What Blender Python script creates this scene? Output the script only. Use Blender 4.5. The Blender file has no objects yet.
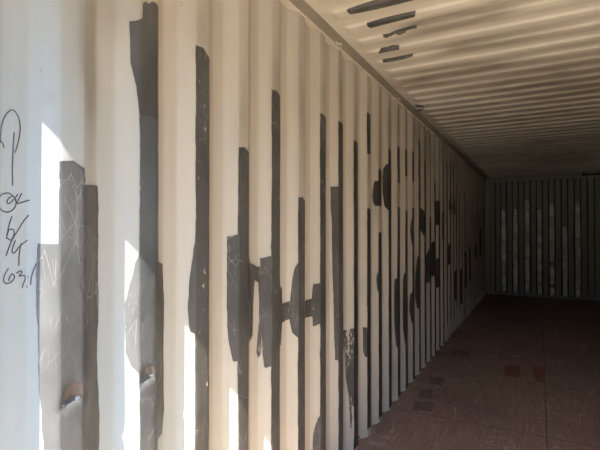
import bpy, bmesh, math, random
from mathutils import Vector, noise
random.seed(7)
S = bpy.context.scene
C = S.collection

# ---------------------------------------------------------------- camera
PITCH = math.atan(5 / 451)
cam = bpy.data.objects.new('camera', bpy.data.cameras.new('camera'))
cam.data.sensor_width = 36.0
cam.data.lens = 36.0 * 451 / 600
cam.data.clip_start = 0.02
cam.location = (1.124, 0.0, 1.47)
cam.rotation_euler = (math.pi / 2 + PITCH, 0, math.radians(28.0))
C.objects.link(cam)
S.camera = cam

# ---------------------------------------------------------------- sky, sun, exposure
w = bpy.data.worlds.new('sky')
S.world = w
w.use_nodes = True
nt = w.node_tree
bg = nt.nodes['Background']
# clear blue sky above a low, dull green-brown skyline of trees and yards
geo = nt.nodes.new('ShaderNodeTexCoord'); sep = nt.nodes.new('ShaderNodeSeparateXYZ')
nt.links.new(geo.outputs['Generated'], sep.inputs[0])
cr = nt.nodes.new('ShaderNodeValToRGB')
nt.links.new(sep.outputs[2], cr.inputs[0])
cr.color_ramp.elements[0].position = .10; cr.color_ramp.elements[0].color = (.115, .108, .075, 1)
cr.color_ramp.elements[1].position = .26; cr.color_ramp.elements[1].color = (.34, .60, 1.0, 1)
nt.links.new(cr.outputs[0], bg.inputs[0])
bg.inputs[1].default_value = 3.6
sun = bpy.data.objects.new('sun', bpy.data.lights.new('sun', 'SUN'))
sun.data.energy = 20.0
sun.data.angle = math.radians(0.53)
sun.data.color = (1.0, 0.93, 0.80)
sun.rotation_euler = Vector((0.124, -1.0, 1.17)).to_track_quat('Z', 'Y').to_euler()
sun.location = (0, -8, 9)
C.objects.link(sun)
S.view_settings.view_transform = 'Standard'
S.view_settings.look = 'None'
S.view_settings.exposure = 0.80
S.view_settings.gamma = 1.0
S.cycles.max_bounces = 16
S.cycles.diffuse_bounces = 12
S.cycles.use_denoising = True
S.cycles.sample_clamp_indirect = 0

# ---------------------------------------------------------------- materials
def mat(name, rough=0.6, spec=0.3):
    m = bpy.data.materials.new(name)
    m.use_nodes = True
    b = m.node_tree.nodes['Principled BSDF']
    b.inputs['Roughness'].default_value = rough
    b.inputs['Specular IOR Level'].default_value = spec
    return m, m.node_tree, b

class N:
    """small helper that chains shader nodes"""
    def __init__(s, nt): s.nt = nt
    def n(s, t, **k):
        o = s.nt.nodes.new(t)
        for a, v in k.items(): setattr(o, a, v)
        return o
    def L(s, a, b): s.nt.links.new(a, b)
    def coord(s, scale=(1, 1, 1)):
        tc = s.n('ShaderNodeTexCoord'); mp = s.n('ShaderNodeMapping')
        mp.inputs['Scale'].default_value = scale
        s.L(tc.outputs['Object'], mp.inputs[0]); return mp.outputs[0]
    def noise(s, scale, vec, detail=4, rough=.55, dist=0):
        o = s.n('ShaderNodeTexNoise')
        o.inputs['Scale'].default_value = scale; o.inputs['Detail'].default_value = detail
        o.inputs['Roughness'].default_value = rough; o.inputs['Distortion'].default_value = dist
        s.L(vec, o.inputs['Vector']); return o.outputs['Fac']
    def ramp(s, v, a, b, lo=0., hi=1.):
        o = s.n('ShaderNodeMapRange'); o.interpolation_type = 'SMOOTHSTEP'
        s.L(v, o.inputs[0])
        for i, x in enumerate((a, b, lo, hi)): o.inputs[i + 1].default_value = x
        return o.outputs[0]
    def mul(s, a, b, op='MULTIPLY'):
        o = s.n('ShaderNodeMath', operation=op)
        for i, x in enumerate((a, b)):
            if isinstance(x, (int, float)): o.inputs[i].default_value = x
            else: s.L(x, o.inputs[i])
        return o.outputs[0]
    def mix(s, f, a, b):
        o = s.n('ShaderNodeMix', data_type='RGBA')
        for i, x in ((0, f), (6, a), (7, b)):
            if isinstance(x, (int, float)): o.inputs[i].default_value = x
            elif isinstance(x, tuple): o.inputs[i].default_value = (*x, 1)
            else: s.L(x, o.inputs[i])
        return o.outputs[2]
    def lines(s, scale, vec, width, dist=1.0):
        """thin wandering scratch lines: where a noise crosses its middle"""
        return s.ramp(s.absd(s.noise(scale, vec, 1, .4, dist)), 0, width, 1, 0)
    def absd(s, v):
        a = s.mul(v, .5, 'SUBTRACT')
        o = s.n('ShaderNodeMath', operation='ABSOLUTE'); s.L(a, o.inputs[0]); return o.outputs[0]
    def attr(s, name):
        o = s.n('ShaderNodeAttribute'); o.attribute_name = name; return o.outputs['Fac']
    def bump(s, h, strength, dist, b):
        o = s.n('ShaderNodeBump'); o.inputs['Strength'].default_value = strength; o.inputs['Distance'].default_value = dist
        s.L(h, o.inputs['Height']); s.L(o.outputs[0], b.inputs['Normal'])

def cream(name, base, soot_shade, streak_axis, amount=1.0, sky_tint=None):
    """old container paint: stained along the corrugation, soot where the mesh says so"""
    m, t, b = mat(name, .55, .25); n = N(t)
    long_ = {'z': (7, 7, .35), 'x': (.5, 7, 7)}[streak_axis]
    st = n.ramp(n.noise(1.0, n.coord(long_), 5, .6), .42, .75)
    blot = n.ramp(n.noise(1.3, n.coord(), 4, .55, .3), .50, .80)
    fine = n.ramp(n.noise(40, n.coord(), 3), .3, .8)
    if sky_tint:      # blue sky light painted into the wall colour near the door
        base = n.mix(n.attr('tan'), sky_tint, base)
    col = n.mix(n.mul(st, .30 * amount), base, soot_shade)
    col = n.mix(n.mul(blot, .30 * amount), col, soot_shade)
    col = n.mix(n.mul(fine, .06), col, (.30, .24, .18))
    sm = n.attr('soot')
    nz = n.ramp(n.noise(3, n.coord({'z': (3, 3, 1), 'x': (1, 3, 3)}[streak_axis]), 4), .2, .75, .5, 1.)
    col = n.mix(n.mul(n.mul(sm, nz), .75), col, tuple(c * .62 for c in soot_shade))
    rust = n.ramp(n.noise(60, n.coord(), 2, .5), .74, .78)
    col = n.mix(n.mul(rust, .5), col, (.25, .14, .07))
    n.L(col, b.inputs['Base Color'])
    n.bump(n.noise(6, n.coord(), 3), .10, .02, b)
    return m

M = {}
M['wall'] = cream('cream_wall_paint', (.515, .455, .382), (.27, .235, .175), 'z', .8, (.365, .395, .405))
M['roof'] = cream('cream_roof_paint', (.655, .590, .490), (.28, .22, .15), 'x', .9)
M['sealant'] = cream('cream_sealant', (.55, .48, .385), (.30, .25, .18), 'z')  # rail underside, floor bounce painted into its colour
M['end'] = cream('grey_end_wall_paint', (.235, .222, .172), (.15, .135, .10), 'z')
M['rail'] = cream('rail_paint', (.34, .30, .24), (.20, .16, .12), 'z')

def dark_paint(name, base, chips):
    m, t, b = mat(name, .42, .45); n = N(t)
    v = n.coord((1, 1, .6))
    tone = n.ramp(n.noise(5, v, 4), .3, .7)
    col = n.mix(tone, tuple(c * .8 for c in base), tuple(c * 1.25 for c in base))
    region = n.ramp(n.noise(2.2, n.coord(), 3), .40, .62)
    for ang, sc, w_, st in ((40, 7, .010, .32), (-35, 9, .012, .30), (75, 12, .014, .28), (12, 15, .012, .26)):
        tc = n.n('ShaderNodeTexCoord'); mp = n.n('ShaderNodeMapping')
        mp.inputs['Rotation'].default_value = (math.radians(ang), 0, 0)
        mp.inputs['Scale'].default_value = (1, 1.6, .5)
        mp.inputs['Location'].default_value = (0, ang * .3, sc)
        n.L(tc.outputs['Object'], mp.inputs[0])
        vo = n.n('ShaderNodeTexVoronoi', feature='DISTANCE_TO_EDGE')
        n.L(mp.outputs[0], vo.inputs['Vector']); vo.inputs['Scale'].default_value = sc
        ln = n.ramp(vo.outputs['Distance'], 0, w_, 1, 0)
        brk = n.ramp(n.noise(11, n.coord(), 2), .40, .56)
        col = n.mix(n.mul(n.mul(n.mul(ln, brk), region), st), col, (.42, .40, .38))
    chip = n.ramp(n.noise(48, n.coord((1, 1, .5)), 3, .65), *chips)
    creg = n.ramp(n.noise(3.5, n.coord((1, 1, .7)), 2), .52, .62)
    col = n.mix(n.mul(chip, creg), col, (.48, .42, .34))
    n.L(col, b.inputs['Base Color'])
    n.bump(n.noise(30, v, 4), .25, .004, b)
    n.L(n.ramp(n.noise(12, v, 3), .3, .7, .34, .55), b.inputs['Roughness'])
    return m
M['p'] = dark_paint('dark_grey_paint', (.073, .067, .061), (.66, .70))
M['c'] = dark_paint('chipped_dark_grey_paint', (.080, .073, .067), (.52, .57))

M['d'] = dark_paint('matt_black_paint', (.034, .031, .028), (.66, .70))  # the same grey paint, darkened for the shade deep inside
M['s'] = dark_paint('scuffed_dark_grey_paint', (.092, .094, .098), (.60, .66))

def flat(name, col, rough=.6, spec=.3, metal=0., var=.25, sc=20):
    m, t, b = mat(name, rough, spec); n = N(t)
    f = n.ramp(n.noise(sc, n.coord(), 4), .3, .7)
    n.L(n.mix(f, tuple(c * (1 - var) for c in col), tuple(min(1, c * (1 + var)) for c in col)), b.inputs['Base Color'])
    b.inputs['Metallic'].default_value = metal
    return m
M['ink'] = flat('black_marker_ink', (.075, .078, .085), .5)
M['rust'] = flat('rusty_bare_steel', (.125, .095, .085), .75, .2, 0, .12, 60)
M['white'] = flat('peeled_white_primer', (.62, .62, .56), .7, .2, 0, .3, 7)
M['steel'] = flat('painted_lashing_steel', (.50, .45, .37), .45, .4, 0, .2, 60)
M['ground'] = flat('concrete_yard', (.17, .155, .13), .9, .2, 0, .15, 3)
M['fdark'] = flat('dark_floor_repair', (.17, .105, .076), .6, .3, 0, .3, 25)
M['fred'] = flat('red_floor_stain', (.20, .080, .042), .55, .3, 0, .3, 25)

def floor_mat():
    m, t, b = mat('worn_plywood_floor', .55, .35); n = N(t)
    grain = n.noise(6, n.coord((9, .6, 1)), 5, .6)
    big = n.noise(1.4, n.coord(), 4)
    col = n.mix(n.ramp(grain, .3, .7), (.225, .132, .094), (.315, .198, .150))
    col = n.mix(n.mul(n.ramp(big, .45, .7), .45), col, (.13, .076, .054))
    # grey scuffs
    sc = n.mul(n.lines(2.4, n.coord((3.2, .5, 1)), .008, .5), n.ramp(n.noise(3, n.coord(), 3), .42, .62))
    col = n.mix(n.mul(sc, .7), col, (.60, .50, .44))
    sc = n.mul(n.lines(5, n.coord((.5, 2.4, 1)), .010, .4), n.ramp(n.noise(2.5, n.coord(), 3), .45, .62))
    col = n.mix(n.mul(sc, .6), col, (.58, .48, .42))
    dust = n.ramp(n.noise(22, n.coord((1, .5, 1)), 5, .7), .52, .72)
    col = n.mix(n.mul(dust, .35), col, (.46, .36, .30))
    # pale unseen floor by the door, added for a brighter, less red bounce
    sp = n.n('ShaderNodeSeparateXYZ'); n.L(n.coord(), sp.inputs[0])
    edge = n.mul(sp.outputs[1], n.mul(n.noise(3, n.coord(), 4), .9), 'ADD')
    col = n.mix(n.ramp(edge, 1.7, 3.1, .92, 0.), col, (.46, .40, .315))
    # plywood sheet joints, crosswise every 1.2 m
    br = n.n('ShaderNodeTexBrick'); n.L(n.coord(), br.inputs['Vector'])
    br.offset = 0.0
    br.inputs['Scale'].default_value = 1.0; br.inputs['Brick Width'].default_value = 1.16
    br.inputs['Row Height'].default_value = 1.22; br.inputs['Mortar Size'].default_value = .004
    br.inputs['Mortar Smooth'].default_value = .2
    col = n.mix(n.mul(br.outputs['Fac'], .8), col, (.03, .018, .014))
    n.L(col, b.inputs['Base Color'])
    n.bump(grain, .25, .004, b)
    return m
M['floor'] = floor_mat()

# ---------------------------------------------------------------- helpers
def link(name, bm, m, parent=None, smooth=False, kind=None, label=None):
    me = bpy.data.meshes.new(name)
    bm.normal_update()
    bm.to_mesh(me); bm.free()
    for x in (m if isinstance(m, list) else [m]): me.materials.append(x)
    if smooth:
        for p in me.polygons: p.use_smooth = True
    o = bpy.data.objects.new(name, me)
    C.objects.link(o)
    if parent: o.parent = parent
    if kind: o['kind'] = kind
    if label: o['label'] = label
    return o

def box(bm, a, b, bev=0.):
    vs = [bm.verts.new((x, y, z)) for x in (a[0], b[0]) for y in (a[1], b[1]) for z in (a[2], b[2])]
    fs = [(0, 1, 3, 2), (4, 6, 7, 5), (0, 4, 5, 1), (2, 3, 7, 6), (0, 2, 6, 4), (1, 5, 7, 3)]
    out = [bm.faces.new([vs[i] for i in f]) for f in fs]
    bmesh.ops.recalc_face_normals(bm, faces=out)
    if bev:
        es = list({e for f in out for e in f.edges})
        bmesh.ops.bevel(bm, geom=es, offset=bev, segments=2, affect='EDGES', profile=.6)

def tube(bm, pts, r, n=10):
    """a round rod along pts"""
    rings = []
    for i, p in enumerate(pts):
        d = (Vector(pts[min(i + 1, len(pts) - 1)]) - Vector(pts[max(i - 1, 0)])).normalized()
        q = d.to_track_quat('Z', 'Y')
        rings.append([bm.verts.new(Vector(p) + q @ Vector((r * math.cos(a), r * math.sin(a), 0)))
                      for a in (2 * math.pi * j / n for j in range(n))])
    for a, b in zip(rings, rings[1:]):
        for j in range(n):
            bm.faces.new((a[j], a[(j + 1) % n], b[(j + 1) % n], b[j]))
    bm.faces.new(rings[0][::-1]); bm.faces.new(rings[-1])

# ---------------------------------------------------------------- corrugated surfaces
LEN = 11.28
HEAD = 2.555                     # underside of the door header
WID = 2.36                       # outer face to outer face of the side walls' hollows
DEP, PIT, RY0, RW, SW = .034, .26, .735, .0692, .0636
def trap(y):
    u = (y - RY0) % PIT
    if u < RW: return DEP
    if u < RW + SW: return DEP * (1 - (u - RW) / SW)
    if u < PIT - SW: return 0.
    return DEP * (u - (PIT - SW)) / SW
def prof(y):
    return sum(trap(y + o) for o in (-.005, -.0025, 0, .0025, .005)) / 5
DENTS = [(.776, 1.030, .030, .040, .013), (1.032, 1.012, .026, .036, .012)]
def wallx(y, z):
    x = prof(y)
    if y < 6:
        x += .0022 * noise.noise(Vector((y * 1.7, z * 1.1, 3.3))) + .0008 * noise.noise(Vector((y * 9, z * 3, 1.3)))
    for dy, dz, a, b, h in DENTS:
        u = (y - dy) / a; v = (z - dz) / b
        if abs(u) < 2.5 and abs(v) < 2.5:
            s = v + .35 * u * u
            x -= h * math.exp(-u * u) * (math.exp(-(s * 1.4) ** 2) if s > 0 else math.exp(-(s * 3.2) ** 2)) 
            x += .12 * h * math.exp(-u * u - ((v + .95) * 2.2) ** 2)
    return x
def breaks(y0, y1, ref, pit, cuts, n, r=.005):
    """stations across the corrugation: either side of each fold and n between"""
    out = set()
    k = math.floor((y0 - ref) / pit) - 1
    while ref + k * pit < y1 + pit:
        b = ref + k * pit
        for i, c in enumerate(cuts):
            nx = cuts[i + 1] if i + 1 < len(cuts) else pit
            a0, a1 = b + c + r, b + nx - r
            out.add(round(b + c, 5))
            for j in range(n + 1): out.add(round(a0 + (a1 - a0) * j / n, 5))
        k += 1
    return [y0] + sorted(v for v in out if y0 < v < y1) + [y1]
def grid(bm, us, vs, f, flip=False):
    V = [[bm.verts.new(f(u, v)) for v in vs] for u in us]
    for i in range(len(us) - 1):
        for j in range(len(vs) - 1):
            q = (V[i][j], V[i + 1][j], V[i + 1][j + 1], V[i][j + 1])
            bm.faces.new(q[::-1] if flip else q)
def frange(a, b, step):
    n = max(1, round((b - a) / step)); return [a + (b - a) * i / n for i in range(n + 1)]

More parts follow.
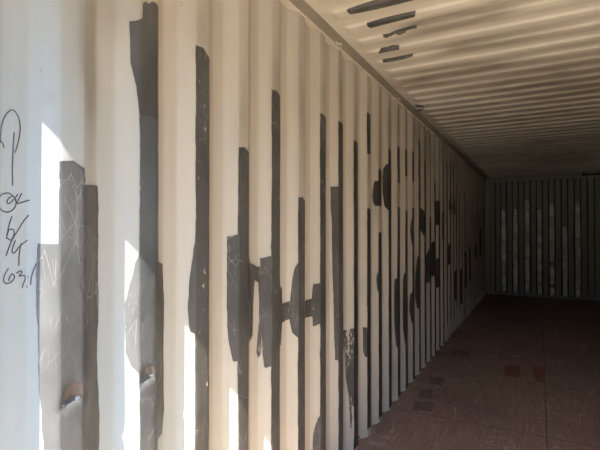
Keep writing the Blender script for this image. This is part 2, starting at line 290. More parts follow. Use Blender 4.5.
DATA = {"wall": [["s",[[0.732,1.647],[0.77,1.653],[0.804,1.637],[0.808,1.617],[0.808,0.25],[0.732,0.25]]],["p",[[0.805,1.592],[0.872,1.598],[0.876,1.47],[0.875,1.269],[0.873,1.097],[0.879,0.923],[0.878,0.824],[0.807,0.862],[0.805,1.281]]],["s",[[0.692,1.435],[0.738,1.434],[0.739,1.29],[0.74,1.033],[0.741,0.879],[0.71,0.89],[0.703,0.967],[0.698,1.018],[0.694,1.081],[0.692,1.194],[0.689,1.32]]],["p",[[1.002,2.177],[1.018,2.19],[1.027,2.185],[1.047,2.2],[1.065,2.202],[1.074,2.194],[1.078,1.825],[1.045,1.829],[1.02,1.825],[0.994,1.813],[0.988,1.886],[0.98,1.937],[0.971,1.991],[0.969,2.051],[0.966,2.109],[0.982,2.114],[0.993,2.122],[1.002,2.13]]],["s",[[0.994,1.819],[1.02,1.828],[1.045,1.832],[1.079,1.829],[1.083,0.739],[1.0,0.778]]],["s",[[0.998,1.408],[0.999,1.008],[0.991,1.032],[0.975,1.056],[0.959,1.101],[0.957,1.168],[0.959,1.243],[0.971,1.309],[0.984,1.372]]],["p",[[1.064,1.374],[1.12,1.356],[1.131,1.234],[1.13,1.032],[1.134,0.863],[1.12,0.795],[1.078,0.79]]],["p",[[1.252,2.135],[1.292,2.141],[1.328,2.113],[1.332,2.093],[1.332,0.2],[1.252,0.2]]],["p",[[1.26,1.56],[1.264,1.092],[1.236,1.107],[1.231,1.143],[1.228,1.222],[1.232,1.292],[1.244,1.356],[1.252,1.452]]],["p",[[1.512,1.81],[1.553,1.816],[1.59,1.8],[1.594,1.78],[1.594,0.15],[1.512,0.15]]],["c",[[1.469,1.442],[1.492,1.446],[1.527,1.46],[1.529,0.928],[1.491,0.937],[1.482,0.993],[1.472,1.039],[1.468,1.188]]],["c",[[1.59,1.36],[1.666,1.319],[1.702,1.304],[1.725,1.307],[1.729,1.152],[1.727,1.017],[1.726,0.918],[1.714,0.893],[1.699,0.923],[1.711,1.019],[1.715,1.154],[1.712,1.235],[1.682,1.247],[1.671,1.16],[1.667,1.006],[1.645,0.984],[1.593,1.011]]],["p",[[1.72,1.341],[1.747,1.347],[1.784,1.352],[1.785,0.843],[1.748,0.841],[1.739,0.848],[1.734,0.88],[1.729,0.949],[1.722,1.153]]],["p",[[1.772,2.118],[1.812,2.124],[1.848,2.108],[1.852,2.088],[1.852,0.12],[1.772,0.12]]],["p",[[1.883,1.209],[1.928,1.184],[1.93,1.107],[1.986,1.112],[1.989,1.021],[1.925,1.012],[1.919,0.905],[1.886,0.914]]],["p",[[2.05,1.305],[2.029,1.302],[2.016,1.282],[2.005,1.227],[1.997,1.177],[1.989,1.102],[1.986,1.017],[2.0,0.952],[2.045,0.912]]],["p",[[2.032,1.637],[2.071,1.643],[2.106,1.627],[2.11,1.607],[2.11,0.1],[2.032,0.1]]],["p",[[2.172,1.086],[2.241,1.09],[2.25,1.17],[2.302,1.171],[2.302,0.947],[2.249,0.934],[2.244,0.99],[2.172,0.994]]],["p",[[2.292,2.127],[2.331,2.133],[2.366,2.117],[2.37,2.097],[2.37,0.08],[2.292,0.08]]],["c",[[2.301,0.443],[2.28,0.421],[2.262,0.387],[2.25,0.346],[2.245,0.243],[2.301,0.203]]],["p",[[2.497,1.734],[2.561,1.738],[2.567,0.666],[2.527,0.68],[2.521,0.851],[2.513,1.167],[2.506,1.47]]],["p",[[2.552,2.139],[2.591,2.145],[2.626,2.129],[2.63,2.109],[2.63,0.06],[2.552,0.06]]],["c",[[2.623,0.838],[2.761,0.815],[2.768,0.774],[2.783,0.818],[2.823,0.822],[2.838,0.338],[2.884,0.154],[3.016,-0.0],[2.864,0.082],[2.815,0.226],[2.798,0.218],[2.786,0.129],[2.775,0.354],[2.753,0.49],[2.721,0.693]]],["d",[[2.812,2.065],[2.85,2.071],[2.884,2.055],[2.888,2.035],[2.888,0.02],[2.812,0.02]]],["c",[[3.034,0.78],[3.087,0.775],[3.086,0.569],[3.055,0.568],[3.038,0.606]]],["d",[[3.072,2.312],[3.11,2.318],[3.144,2.302],[3.148,2.282],[3.148,2.016],[3.072,2.016]]],["d",[[3.072,1.623],[3.11,1.629],[3.144,1.613],[3.148,1.593],[3.148,0.05],[3.072,0.05]]],["d",[[3.332,1.935],[3.37,1.941],[3.404,1.925],[3.408,1.905],[3.408,1.656],[3.332,1.656]]],["d",[[3.332,1.451],[3.37,1.457],[3.404,1.441],[3.408,1.421],[3.408,0.03],[3.332,0.03]]],["d",[[3.356,1.848],[3.298,1.843],[3.284,1.797],[3.277,1.728],[3.285,1.675],[3.306,1.649],[3.355,1.663]]],["d",[[3.352,1.147],[3.319,1.142],[3.309,1.097],[3.321,1.012],[3.351,0.963]]],["d",[[3.592,2.133],[3.63,2.139],[3.664,2.123],[3.668,2.103],[3.668,0.02],[3.592,0.02]]],["d",[[3.62,2.03],[3.569,2.0],[3.544,1.973],[3.532,1.907],[3.541,1.843],[3.534,1.769],[3.555,1.722],[3.549,1.665],[3.573,1.641],[3.617,1.618]]],["d",[[3.852,2.198],[3.89,2.204],[3.924,2.188],[3.928,2.168],[3.928,1.882],[3.852,1.882]]],["d",[[3.852,1.671],[3.89,1.677],[3.924,1.661],[3.928,1.641],[3.928,0.02],[3.852,0.02]]],["d",[[3.864,1.053],[3.826,1.047],[3.815,1.013],[3.831,0.935],[3.815,0.781],[3.819,0.609],[3.835,0.478],[3.858,0.431]]],["d",[[4.112,2.212],[4.15,2.218],[4.184,2.202],[4.188,2.182],[4.188,1.966],[4.112,1.966]]],["d",[[4.112,1.646],[4.15,1.652],[4.184,1.636],[4.188,1.616],[4.188,0.02],[4.112,0.02]]],["d",[[4.129,1.083],[4.097,1.076],[4.085,1.013],[4.081,0.558],[4.106,0.418],[4.122,0.414]]],["d",[[4.372,2.233],[4.41,2.239],[4.444,2.223],[4.448,2.203],[4.448,1.944],[4.372,1.944]]],["d",[[4.372,1.685],[4.41,1.691],[4.444,1.675],[4.448,1.655],[4.448,0.02],[4.372,0.02]]],["d",[[4.411,1.617],[4.369,1.586],[4.354,1.547],[4.344,1.48],[4.351,1.393],[4.372,1.315],[4.407,1.255]]],["d",[[4.387,0.888],[4.342,0.844],[4.329,0.701],[4.353,0.583],[4.383,0.549]]],["d",[[4.632,2.397],[4.67,2.403],[4.704,2.387],[4.708,2.367],[4.708,0.02],[4.632,0.02]]],["d",[[4.659,1.245],[4.609,1.185],[4.602,1.104],[4.585,1.004],[4.602,0.892],[4.582,0.792],[4.607,0.678],[4.652,0.663]]],["d",[[4.892,2.215],[4.93,2.221],[4.964,2.205],[4.968,2.185],[4.968,0.03],[4.892,0.03]]],["d",[[4.915,1.642],[4.86,1.699],[4.669,1.696],[4.84,1.64],[4.859,1.566],[4.875,1.427],[4.912,1.373]]],["d",[[5.152,1.617],[5.19,1.623],[5.224,1.607],[5.228,1.587],[5.228,0.02],[5.152,0.02]]],["d",[[5.192,1.289],[5.134,1.246],[5.126,1.112],[5.119,0.957],[4.954,0.929],[5.126,0.878],[5.187,0.94]]],["d",[[5.435,1.352],[5.382,1.306],[5.213,1.266],[5.207,0.904],[5.38,1.026],[5.389,1.143],[5.406,0.931],[5.431,1.094]]],["d",[[5.412,2.025],[5.45,2.031],[5.484,2.015],[5.488,1.995],[5.488,0.02],[5.412,0.02]]],["d",[[5.713,1.84],[5.644,1.8],[5.442,1.777],[5.414,1.658],[5.467,1.541],[5.708,1.532]]],["d",[[5.701,1.151],[5.625,1.105],[5.429,1.0],[5.427,0.848],[5.64,0.764],[5.695,0.783]]],["d",[[5.672,1.815],[5.71,1.821],[5.744,1.805],[5.748,1.785],[5.748,0.02],[5.672,0.02]]],["d",[[5.932,2.369],[5.97,2.375],[6.004,2.359],[6.008,2.339],[6.008,0.02],[5.932,0.02]]],["d",[[5.994,1.753],[5.919,1.699],[5.925,1.572],[5.912,1.445],[5.926,1.343],[5.984,1.252]]],["d",[[6.192,2.378],[6.23,2.384],[6.264,2.368],[6.268,2.348],[6.268,0.207],[6.192,0.207]]],["d",[[6.452,2.413],[6.49,2.419],[6.524,2.403],[6.528,2.383],[6.528,0.243],[6.452,0.243]]],["d",[[6.712,2.404],[6.75,2.41],[6.784,2.394],[6.788,2.374],[6.788,0.259],[6.712,0.259]]],["d",[[6.972,2.139],[7.01,2.145],[7.044,2.129],[7.048,2.109],[7.048,0.303],[6.972,0.303]]],["d",[[7.232,2.024],[7.27,2.03],[7.304,2.014],[7.308,1.994],[7.308,0.242],[7.232,0.242]]],["d",[[7.492,1.708],[7.53,1.714],[7.564,1.698],[7.568,1.678],[7.568,0.297],[7.492,0.297]]],["d",[[7.752,2.126],[7.79,2.132],[7.824,2.116],[7.828,2.096],[7.828,0.029],[7.752,0.029]]],["d",[[8.012,1.977],[8.05,1.983],[8.084,1.967],[8.088,1.947],[8.088,0.16],[8.012,0.16]]],["d",[[8.272,1.505],[8.31,1.511],[8.344,1.495],[8.348,1.475],[8.348,0.303],[8.272,0.303]]],["d",[[8.532,1.918],[8.57,1.924],[8.604,1.908],[8.608,1.888],[8.608,0.215],[8.532,0.215]]],["d",[[8.792,2.06],[8.83,2.066],[8.864,2.05],[8.868,2.03],[8.868,0.29],[8.792,0.29]]],["d",[[9.052,1.621],[9.09,1.627],[9.124,1.611],[9.128,1.591],[9.128,0.054],[9.052,0.054]]],["d",[[9.312,1.859],[9.35,1.865],[9.384,1.849],[9.388,1.829],[9.388,0.161],[9.312,0.161]]],["d",[[9.572,2.269],[9.61,2.275],[9.644,2.259],[9.648,2.239],[9.648,0.094],[9.572,0.094]]],["d",[[9.832,1.777],[9.87,1.783],[9.904,1.767],[9.908,1.747],[9.908,0.183],[9.832,0.183]]],["d",[[10.092,1.994],[10.13,2.0],[10.164,1.984],[10.168,1.964],[10.168,0.192],[10.092,0.192]]],["d",[[10.352,1.685],[10.39,1.691],[10.424,1.675],[10.428,1.655],[10.428,0.024],[10.352,0.024]]],["d",[[10.612,2.13],[10.65,2.136],[10.684,2.12],[10.688,2.1],[10.688,0.085],[10.612,0.085]]],["d",[[10.872,1.92],[10.91,1.926],[10.944,1.91],[10.948,1.89],[10.948,0.104],[10.872,0.104]]],["d",[[11.132,1.815],[11.17,1.821],[11.204,1.805],[11.208,1.785],[11.208,0.295],[11.132,0.295]]],["d",[[6.677,1.997],[6.445,1.883],[6.431,1.786],[6.453,1.718],[6.676,1.698]]],["d",[[6.946,1.942],[6.71,1.87],[6.69,1.784],[6.732,1.713],[6.945,1.691]]],["d",[[6.465,1.303],[6.375,1.223],[6.355,1.109],[6.411,0.989],[6.465,1.009]]],["d",[[6.985,0.922],[6.929,0.842],[6.909,0.545],[6.951,0.425],[6.985,0.445]]],["d",[[7.505,0.9],[7.445,0.82],[7.425,0.422],[7.469,0.302],[7.505,0.322]]],["d",[[8.025,1.137],[7.931,1.057],[7.911,0.614],[7.969,0.494],[8.025,0.514]]],["d",[[8.545,1.195],[8.468,1.115],[8.448,0.68],[8.499,0.56],[8.545,0.58]]],["d",[[9.325,1.242],[9.228,1.162],[9.208,1.03],[9.267,0.91],[9.325,0.93]]],["d",[[10.105,1.558],[10.01,1.478],[9.99,1.042],[10.048,0.922],[10.105,0.942]]]],"roof": [[[0.211,2.258],[0.207,2.281],[0.214,2.308],[0.332,2.316],[0.458,2.316],[0.558,2.316],[0.582,2.26],[0.427,2.244],[0.304,2.253]],[[0.251,2.46],[0.248,2.48],[0.253,2.519],[0.39,2.491],[0.518,2.499],[0.533,2.455],[0.446,2.455],[0.313,2.458]],[[0.281,2.66],[0.328,2.66],[0.379,2.644],[0.492,2.63],[0.49,2.665],[0.43,2.665],[0.38,2.694],[0.357,2.666],[0.292,2.696],[0.285,2.67]],[[0.173,2.89],[0.209,2.855],[0.262,2.856],[0.286,2.843],[0.329,2.865],[0.314,2.908],[0.254,2.905],[0.178,2.908]],[[0.156,3.052],[0.244,3.058],[0.376,3.048],[0.361,3.076],[0.235,3.088],[0.151,3.082]],[[0.075,4.317],[0.154,4.332],[0.126,4.459],[0.064,4.383]],[[0.036,4.498],[0.12,4.5],[0.103,4.529],[0.059,4.593],[0.028,4.554]],[[0.102,6.14],[0.231,6.33],[0.229,6.342],[0.095,6.217]]],"floor": [[[0.176,3.906],[0.337,3.941],[0.352,3.746],[0.195,3.696]],[[0.146,4.222],[0.255,4.265],[0.288,4.018],[0.176,3.998]],[[0.152,4.628],[0.296,4.635],[0.308,4.414],[0.182,4.394]],[[0.162,5.791],[0.367,5.822],[0.385,5.515],[0.191,5.482]]],"floor_red": [[[0.782,5.399],[0.937,5.441],[0.933,5.025],[0.798,4.989]],[[1.052,5.461],[1.156,5.517],[1.152,4.941],[1.075,4.966]]],"ink": [[[0.6048,1.6751],[0.6075,1.7112],[0.6142,1.7364],[0.6233,1.7529],[0.6326,1.7599],[0.6419,1.7547],[0.6493,1.7392],[0.6518,1.7152],[0.6473,1.6849],[0.6402,1.6569]],[[0.6376,1.7075],[0.6355,1.6635],[0.6342,1.6198],[0.6352,1.5763]],[[0.6048,1.6822],[0.6124,1.6741],[0.6147,1.665]],[[0.5998,1.5402],[0.6059,1.5501],[0.6132,1.5554],[0.6246,1.5586],[0.6363,1.5522],[0.6434,1.5405],[0.6411,1.5258],[0.6317,1.5157],[0.6204,1.5129],[0.609,1.5173],[0.5999,1.5262]],[[0.6363,1.5522],[0.627,1.5468],[0.6225,1.5369],[0.6271,1.5336],[0.6387,1.5451],[0.6482,1.5579]],[[0.6576,1.561],[0.6457,1.5358],[0.6554,1.5375],[0.6761,1.5448]],[[0.6386,1.5524],[0.6434,1.5356]],[[0.6344,1.5038],[0.6274,1.482],[0.6231,1.4581],[0.622,1.4485]],[[0.6231,1.4557],[0.6275,1.47],[0.6369,1.4712],[0.6393,1.4603],[0.6322,1.4459],[0.6242,1.4509]],[[0.6744,1.5073],[0.6605,1.4897],[0.6488,1.47],[0.637,1.4507],[0.6289,1.4316],[0.6212,1.408]],[[0.6428,1.4457],[0.6349,1.4218],[0.6396,1.4143],[0.6537,1.4308],[0.6719,1.4452]],[[0.6561,1.4381],[0.6515,1.4089],[0.651,1.3821]],[[0.627,1.379],[0.6179,1.363],[0.6158,1.349],[0.6216,1.3425],[0.6329,1.3449],[0.6411,1.3561],[0.6353,1.3639],[0.6283,1.3549],[0.6284,1.3477]],[[0.6446,1.3643],[0.6542,1.3696],[0.6589,1.3668],[0.6519,1.3576],[0.664,1.3577],[0.6665,1.3489],[0.6615,1.3371],[0.6592,1.3275]],[[0.6732,1.3557],[0.6723,1.3508]],[[0.6714,1.3335],[0.6703,1.3262]],[[0.692,1.3922],[0.6845,1.3725],[0.6799,1.3528],[0.6781,1.333]]],"smudge": [[0.819,1.98,0.03,0.12,0.9],[0.847,1.852,0.03,0.12,0.6],[0.719,1.808,0.006,0.02,0.6],[0.912,2.124,0.12,0.1,0.4],[0.829,2.027,0.03,0.28,0.6],[1.29,2.206,0.05,0.1,0.5],[1.544,1.929,0.04,0.12,0.4],[1.81,2.198,0.04,0.12,0.4],[2.072,1.808,0.04,0.18,0.6],[2.072,2.095,0.03,0.15,0.5],[2.33,2.241,0.04,0.1,0.5],[2.594,2.312,0.05,0.25,0.7],[2.854,2.211,0.04,0.15,0.4],[3.114,1.904,0.04,0.15,0.5],[3.371,2.09,0.06,0.2,0.6],[3.636,2.297,0.06,0.2,0.6],[3.907,2.395,0.07,0.2,0.6],[4.178,2.357,0.07,0.15,0.7],[4.588,2.487,0.08,0.2,0.7],[5.177,2.373,0.3,0.25,0.8],[6.169,2.464,0.4,0.2,0.8],[6.953,2.431,0.5,0.2,0.7],[3.329,1.585,0.04,0.1,0.5],[3.87,1.775,0.05,0.1,0.5]],"rsmudge": [[0.678,2.66,0.22,0.085,1.4],[0.84,2.644,0.2,0.068,1.26],[0.532,2.682,0.15,0.085,0.84],[0.91,3.07,0.3,0.085,0.9799999999999999],[0.671,3.074,0.25,0.102,0.7],[0.461,3.513,0.35,0.11900000000000001,1.1199999999999999],[0.706,3.547,0.3,0.102,0.9799999999999999],[0.266,3.704,0.3,0.085,0.7],[1.336,4.05,0.5,0.34,0.7],[0.987,4.097,0.5,0.425,0.5599999999999999],[1.505,4.512,0.4,0.85,0.84],[1.198,7.591,1.2,2.04,0.9799999999999999]]}

def soot_shade_attr(o, spots, ij, base=None):
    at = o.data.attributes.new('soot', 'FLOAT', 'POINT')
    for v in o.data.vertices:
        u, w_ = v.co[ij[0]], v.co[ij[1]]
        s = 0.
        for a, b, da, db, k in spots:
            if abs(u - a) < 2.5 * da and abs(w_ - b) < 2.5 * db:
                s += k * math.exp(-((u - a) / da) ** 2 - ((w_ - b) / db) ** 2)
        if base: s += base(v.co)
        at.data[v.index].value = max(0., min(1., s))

# side wall on the left
Y0 = .12
WCUTS = (0, RW, RW + SW, PIT - SW)
ys = breaks(Y0, LEN - .16, RY0, PIT, WCUTS, 3)
zs = frange(.0, 2.60, .013)
bm = bmesh.new(); grid(bm, ys, zs, lambda y, z: (wallx(y, z), y, z))
wall_left = link('wall_left', bm, M['wall'], smooth=True, kind='structure')
def wear_and_shade(c):
    # the ridges are rubbed brown; past the first metres patchy brown also paints in the light's fall-off
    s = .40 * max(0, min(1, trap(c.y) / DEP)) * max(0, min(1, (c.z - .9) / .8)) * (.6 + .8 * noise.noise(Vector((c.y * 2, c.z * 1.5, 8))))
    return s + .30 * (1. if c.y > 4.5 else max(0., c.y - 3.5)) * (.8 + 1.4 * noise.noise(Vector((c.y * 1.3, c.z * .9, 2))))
soot_shade_attr(wall_left, DATA['smudge'], (1, 2), wear_and_shade)
at = wall_left.data.attributes.new('tan', 'FLOAT', 'POINT')  # low values near the door let the painted sky blue through
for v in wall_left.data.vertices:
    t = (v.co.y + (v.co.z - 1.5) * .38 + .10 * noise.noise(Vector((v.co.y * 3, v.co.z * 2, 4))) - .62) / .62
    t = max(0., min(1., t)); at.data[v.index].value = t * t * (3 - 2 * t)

# side wall on the right, the same sheet mirrored
bm = bmesh.new(); grid(bm, breaks(Y0, LEN - .16, RY0, PIT, WCUTS, 1), frange(0, 2.60, .2), lambda y, z: (WID - prof(y), y, z), True)
wall_right = link('wall_right', bm, M['wall'], smooth=True, kind='structure')
at = wall_right.data.attributes.new('tan', 'FLOAT', 'POINT')
for v in wall_right.data.vertices: at.data[v.index].value = 1.

# roof
RP, RF, RS, RD, RZ, RY = .2040, .088, .014, .014, 2.655, .02
def rtrap(y):
    u = (y - RY) % RP
    if u < RF: return 0.
    if u < RF + RS: return RD * (u - RF) / RS
    if u < RP - RS: return RD
    return RD * (1 - (u - (RP - RS)) / RS)
def roofz(x, y):
    # the pressed folds fade out into a flat margin beside the rails
    e = min(x - .05, WID - .05 - x)
    k = max(0., min(1., (e - .045) / .05)); k = k * k * (3 - 2 * k)
    p = sum(rtrap(y + o) for o in (-.003, 0, .003)) / 3
    return RZ + RD * (1 - k) * .9 + p * k + .003 * noise.noise(Vector((x * 1.5, y * 1.2, 0)))
RCUTS = (0, RF, RF + RS, RP - RS)
xs = frange(.04, .20, .016) + frange(.20, WID - .2, .05)[1:] + frange(WID - .2, WID - .04, .016)[1:]
bm = bmesh.new(); grid(bm, xs, breaks(.0, LEN, RY, RP, RCUTS, 2, .003), lambda x, y: (x, y, roofz(x, y)), True)
ceiling = link('ceiling', bm, M['roof'], smooth=True, kind='structure')
soot_shade_attr(ceiling, DATA['rsmudge'], (0, 1), lambda c: .34 * (1. if c.y > 4.5 else max(0., c.y - 3.5)) * (.8 + 1.4 * noise.noise(Vector((c.x * .9, c.y * 1.6, 5)))))  # far roof browned by stains and darkened for the light's fall-off

# end wall: narrow raised folds, wide flats, steep sides
EP, EF, ES, ED = .239, .092, .026, .085
def eprof(x):
    u = (x - .355) % EP
    if u < EF: return ED
    if u < EF + ES: return ED * (1 - (u - EF) / ES)
    if u < EP - ES: return 0.
    return ED * (u - (EP - ES)) / ES
ex = breaks(.20, WID - .20, .355, EP, (0, EF, EF + ES, EP - ES), 2, .004)
bm = bmesh.new(); grid(bm, ex, frange(.0, 2.62, .1), lambda x, z: (x, LEN - eprof(x), z))
wall_back = link('wall_back', bm, M['end'], kind='structure')

# floor
bm = bmesh.new(); grid(bm, frange(-.02, WID + .02, .2), frange(-.05, LEN, .3), lambda x, y: (x, y, 0))
floor = link('floor', bm, M['floor'], kind='structure')

# roof rails along both sides
def rail(name, x0, x1):
    bm = bmesh.new(); box(bm, (x0, .0, 2.592), (x1, LEN, 2.672), .004)
    o = link(name, bm, [M['rail'], M['sealant']], kind='structure')
    for p in o.data.polygons:
        if p.normal.z < -.5: p.material_index = 1     # underside coloured lighter to paint in the bounce from the floor
    return o
rail_left = rail('trim_1', -.02, .046)
rail_right = rail('trim_2', WID - .046, WID + .02)
# no separate bead under the rail; its underside is only coloured lighter
# end frame: posts, header, sill and the plates at the corners
bm = bmesh.new()
box(bm, (-.02, LEN - .16, 0), (.12, LEN, 2.60), .008)
box(bm, (.12, LEN - .06, 0), (.20, LEN, 2.60), .004)
link('trim_3', bm, M['end'], kind='structure')
bm = bmesh.new()
box(bm, (WID - .12, LEN - .16, 0), (WID + .02, LEN, 2.60), .008)
box(bm, (WID - .20, LEN - .06, 0), (WID - .12, LEN, 2.60), .004)
link('trim_4', bm, M['end'], kind='structure')
bm = bmesh.new(); box(bm, (.0, LEN - .075, 2.56), (WID, LEN + .01, 2.665), .006)
link('trim_5', bm, M['end'], kind='structure')
bm = bmesh.new(); box(bm, (WID - .44, LEN - .55, 2.615), (WID - .03, LEN - .05, 2.68), .004)
link('trim_6', bm, M['end'], kind='structure')
bm = bmesh.new(); box(bm, (.1, LEN - .075, 0), (WID - .1, LEN, .05), .006)
link('baseboard_back', bm, M['end'], kind='structure')
# door end: posts, header, and the yard outside
for nm, a, b in (('trim_7', -.06, .05), ('trim_8', WID - .05, WID + .06)):
    bm = bmesh.new(); box(bm, (a, -.03, -.12), (b, .13, 2.66), .01)
    link(nm, bm, M['rail'], kind='structure')
bm = bmesh.new(); box(bm, (-.06, .0, HEAD), (WID + .06, .05, 2.76), .004)
link('trim_9', bm, M['rail'], kind='structure')
bm = bmesh.new(); box(bm, (-.06, -.10, -.14), (WID + .06, -.05, .0), .008)
link('trim_10', bm, M['rail'], kind='structure')
bm = bmesh.new(); grid(bm, frange(-30, 32, 4), frange(-40, 30, 5), lambda x, y: (x, y, -.16))
link('ground', bm, M['ground'], kind='structure')
# outer skins keep daylight out behind the thin sheets
bm = bmesh.new()
box(bm, (-.09, .1, -.14), (-.065, LEN + .1, 2.76)); box(bm, (WID + .065, .1, -.14), (WID + .09, LEN + .1, 2.76))
box(bm, (-.09, LEN + .06, -.14), (WID + .09, LEN + .1, 2.76)); box(bm, (-.09, .03, 2.70), (WID + .09, LEN + .1, 2.76))
box(bm, (-.09, -.06, -.14), (WID + .09, LEN + .1, -.03))
link('wall_outer', bm, M['rail'], kind='structure')

# ---------------------------------------------------------------- paint on the sheets
def rough_edge(poly, step, amp, seed):
    out = []
    for i, (a, b) in enumerate(zip(poly, poly[1:] + poly[:1])):
        d = math.hypot(b[0] - a[0], b[1] - a[1]); n = max(1, int(d / step))
        for j in range(n):
            t = j / n; p = (a[0] + (b[0] - a[0]) * t, a[1] + (b[1] - a[1]) * t)
            q = Vector((p[0] * 38, p[1] * 9, seed * 3.7)); q2 = Vector((p[0] * 90, p[1] * 40, seed * 1.3))
            s = amp * (noise.noise(q) + .6 * noise.noise(q2))
            nx, ny = (b[1] - a[1]) / d, -(b[0] - a[0]) / d
            out.append((p[0] + nx * s, p[1] + ny * s))
    return out

def decal(poly, cuts0, rows, surf, flip=False):
    """a coat of paint: the outline laid on surf(u, v), cut along the folds so that it follows them"""
    bm = bmesh.new()
    f = bm.faces.new([bm.verts.new((u, v, 0)) for u, v in poly])
    bmesh.ops.triangulate(bm, faces=[f], ngon_method='EAR_CLIP')
    us = [p[0] for p in poly]; vs = [p[1] for p in poly]
    for cuts, no, lo, hi in ((cuts0, (1, 0, 0), min(us), max(us)), (rows, (0, 1, 0), min(vs), max(vs))):
        for c in cuts:
            if lo < c < hi:
                bmesh.ops.bisect_plane(bm, geom=bm.verts[:] + bm.edges[:] + bm.faces[:], dist=1e-6,
                                       plane_co=(c, c, 0), plane_no=no)
    bmesh.ops.remove_doubles(bm, verts=bm.verts[:], dist=1e-5)
    for v in bm.verts: v.co = surf(v.co.x, v.co.y)
    bm.normal_update()
    return bm
def on_wall(t):
    def f(u, v):
        e = .0015
        n = Vector((1, -(wallx(u + e, v) - wallx(u - e, v)) / (2 * e), -(wallx(u, v + e) - wallx(u, v - e)) / (2 * e))).normalized()
        return Vector((wallx(u, v), u, v)) + n * t
    return f
def face_to(bm, d):
    bad = [f for f in bm.faces if f.normal.dot(d) < 0]
    bmesh.ops.reverse_faces(bm, faces=bad)
ALL_Z = zs
n_first = 0
for i, (kind, poly) in enumerate(DATA['wall']):
    near = min(p[0] for p in poly) < 4.5
    poly = rough_edge(poly, .012 if near else .05, .0035 if near else .005, i)
    near1 = min(p[0] for p in poly) < 1.1
    if near: cuts, rows = ys, (zs if near1 else zs[::3])
    else: cuts, rows = ys[::1], zs[::12]
    bm = decal(poly, cuts, rows, on_wall(.0012 + .00012 * (i % 7)))
    face_to(bm, Vector((1, 0, 0)))
    link('paint_patch', bm, M[kind], wall_left, smooth=True, label={'c': 'chipped dark grey paint', 's': 'scuffed grey paint', 'p': 'dark grey paint', 'd': 'matt black paint'}[kind])
for poly in DATA['roof']:
    q = [(p[1], p[0]) for p in poly]
    bm = decal(rough_edge(q, .012, .004, 2), breaks(-.05, LEN, RY, RP, RCUTS, 2, .003), xs,
               lambda u, v: Vector((v, u, roofz(v, u) - .0025)))
    face_to(bm, Vector((0, 0, -1)))
    link('paint_patch', bm, M['p'], ceiling, smooth=True, label='dark grey paint')
for key, mk, lb in (('floor', 'fdark', 'dark worn patch'), ('floor_red', 'fred', 'reddish brown stain')):
    for poly in DATA[key]:
        bm = decal(rough_edge(poly, .03, .012, 4), [], [], lambda u, v: Vector((u, v, .0015)))
        face_to(bm, Vector((0, 0, 1)))
        link('floor_patch', bm, M[mk], floor, label=lb)

# rust in the two dents
for dy, dz, a, b, h in DENTS:
    pts = [(dy + a * 1.05 * math.cos(t) * (1 if math.sin(t) > 0 else .9), dz + .004 + b * (.80 if math.sin(t) > 0 else .28) * math.sin(t)) for t in (i * math.pi / 9 for i in range(18))]
    bm = decal(rough_edge(pts, .008, .003, 9), ys, zs, on_wall(.0022))
    face_to(bm, Vector((1, 0, 0)))
    link('rust_spot', bm, M['rust'], wall_left, smooth=True, label='bare rusty steel in a dent')

# handwriting in black marker, one ribbon per stroke
def spline(p, n=6):
    q = [p[0]] + list(p) + [p[-1]]; out = []
    for i in range(1, len(q) - 2):
        for j in range(n):
            t = j / n
            out.append(tuple(.5 * (2 * b + (c - a) * t + (2 * a - 5 * b + 4 * c - d) * t * t + (3 * b - a - 3 * c + d) * t ** 3)
                             for a, b, c, d in zip(q[i - 1], q[i], q[i + 1], q[i + 2])))
    return out + [tuple(p[-1])]
bm = bmesh.new()
sf = on_wall(.0012)
for st in DATA['ink']:
    pts = spline(st) if len(st) > 2 else st
    prev = None
    for i, p in enumerate(pts):
        a = pts[max(i - 1, 0)]; b = pts[min(i + 1, len(pts) - 1)]
        d = math.hypot(b[0] - a[0], b[1] - a[1]) or 1
        w_ = .0014 * (1 if 0 < i < len(pts) - 1 else .6)
        nx, nz = -(b[1] - a[1]) / d * w_, (b[0] - a[0]) / d * w_
        cur = [bm.verts.new(sf(p[0] + nx, p[1] + nz)), bm.verts.new(sf(p[0] - nx, p[1] - nz))]
        if prev: bm.faces.new((prev[0], prev[1], cur[1], cur[0]))
        prev = cur
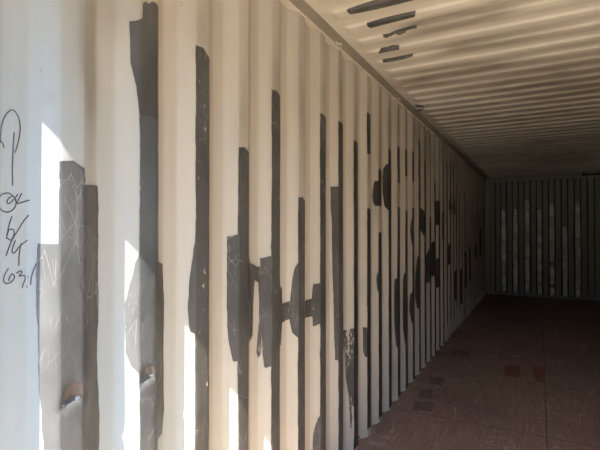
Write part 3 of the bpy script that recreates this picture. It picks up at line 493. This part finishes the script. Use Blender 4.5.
bm.normal_update(); face_to(bm, Vector((1, 0, 0)))
link('handwriting', bm, M['ink'], wall_left, label='black marker scrawl')

# peeled strips on the end wall's folds: (fold, bottom, top)
for k, zb, zt in ((0, .10, 1.95), (1, .08, 1.95), (2, .08, 2.16), (3, .05, 1.93), (4, .78, 2.08), (4, .30, .72), (4, .06, .24), (5, .05, 1.56), (6, .05, 2.08)):
    x0 = .355 + (k - 0) * EP
    if x0 + EF > WID - .2: continue
    poly = [(x0 + .008, zb), (x0 + EF - .01, zb), (x0 + EF - .006, (zb + zt) / 2), (x0 + EF - .012, zt - .06), (x0 + .05, zt), (x0 + .010, zt - .03), (x0 + .004, (zb + zt) / 2)]
    bm = decal(rough_edge(poly, .04, .016, k), [], [], lambda u, v: Vector((u, LEN - ED - .0015, v)))
    face_to(bm, Vector((0, -1, 0)))
    link('primer_patch', bm, M['white'], wall_back, label='peeled strip of pale primer')

# ---------------------------------------------------------------- lashing rings under the roof rail
ring = bpy.data.objects.new('lashing_ring', None)
C.objects.link(ring)
bm = bmesh.new()
pts = [(0, -.020, .012), (0, -.021, -.004)] + [(0, -.021 * math.cos(t), -.010 - .024 * math.sin(t)) for t in (i * math.pi / 10 for i in range(11))] + [(0, .021, -.004), (0, .020, .012)]
tube(bm, pts, .0055, 10)
link('rod', bm, M['steel'], ring, smooth=True)
bm = bmesh.new(); box(bm, (-.008, -.030, .002), (.006, .030, .014), .002)
link('weld_plate', bm, M['steel'], ring)
RINGS = [(2.504, 'small steel lashing ring under the roof rail, the nearest to the door'),
         (3.809, 'small steel lashing ring under the roof rail, second one in from the door')]
for i, (y, lab) in enumerate(RINGS):
    if i == 0: o = ring
    else:
        o = ring.copy(); C.objects.link(o)
        for ch in list(ring.children):
            c = ch.copy(); C.objects.link(c); c.parent = o
    o.location = (.052, y, 2.592)
    o.rotation_euler = (0, math.radians(-14), math.radians(-25))
    o['label'] = lab; o['category'] = 'lashing ring'; o['group'] = 'lashing rings under the roof rail'
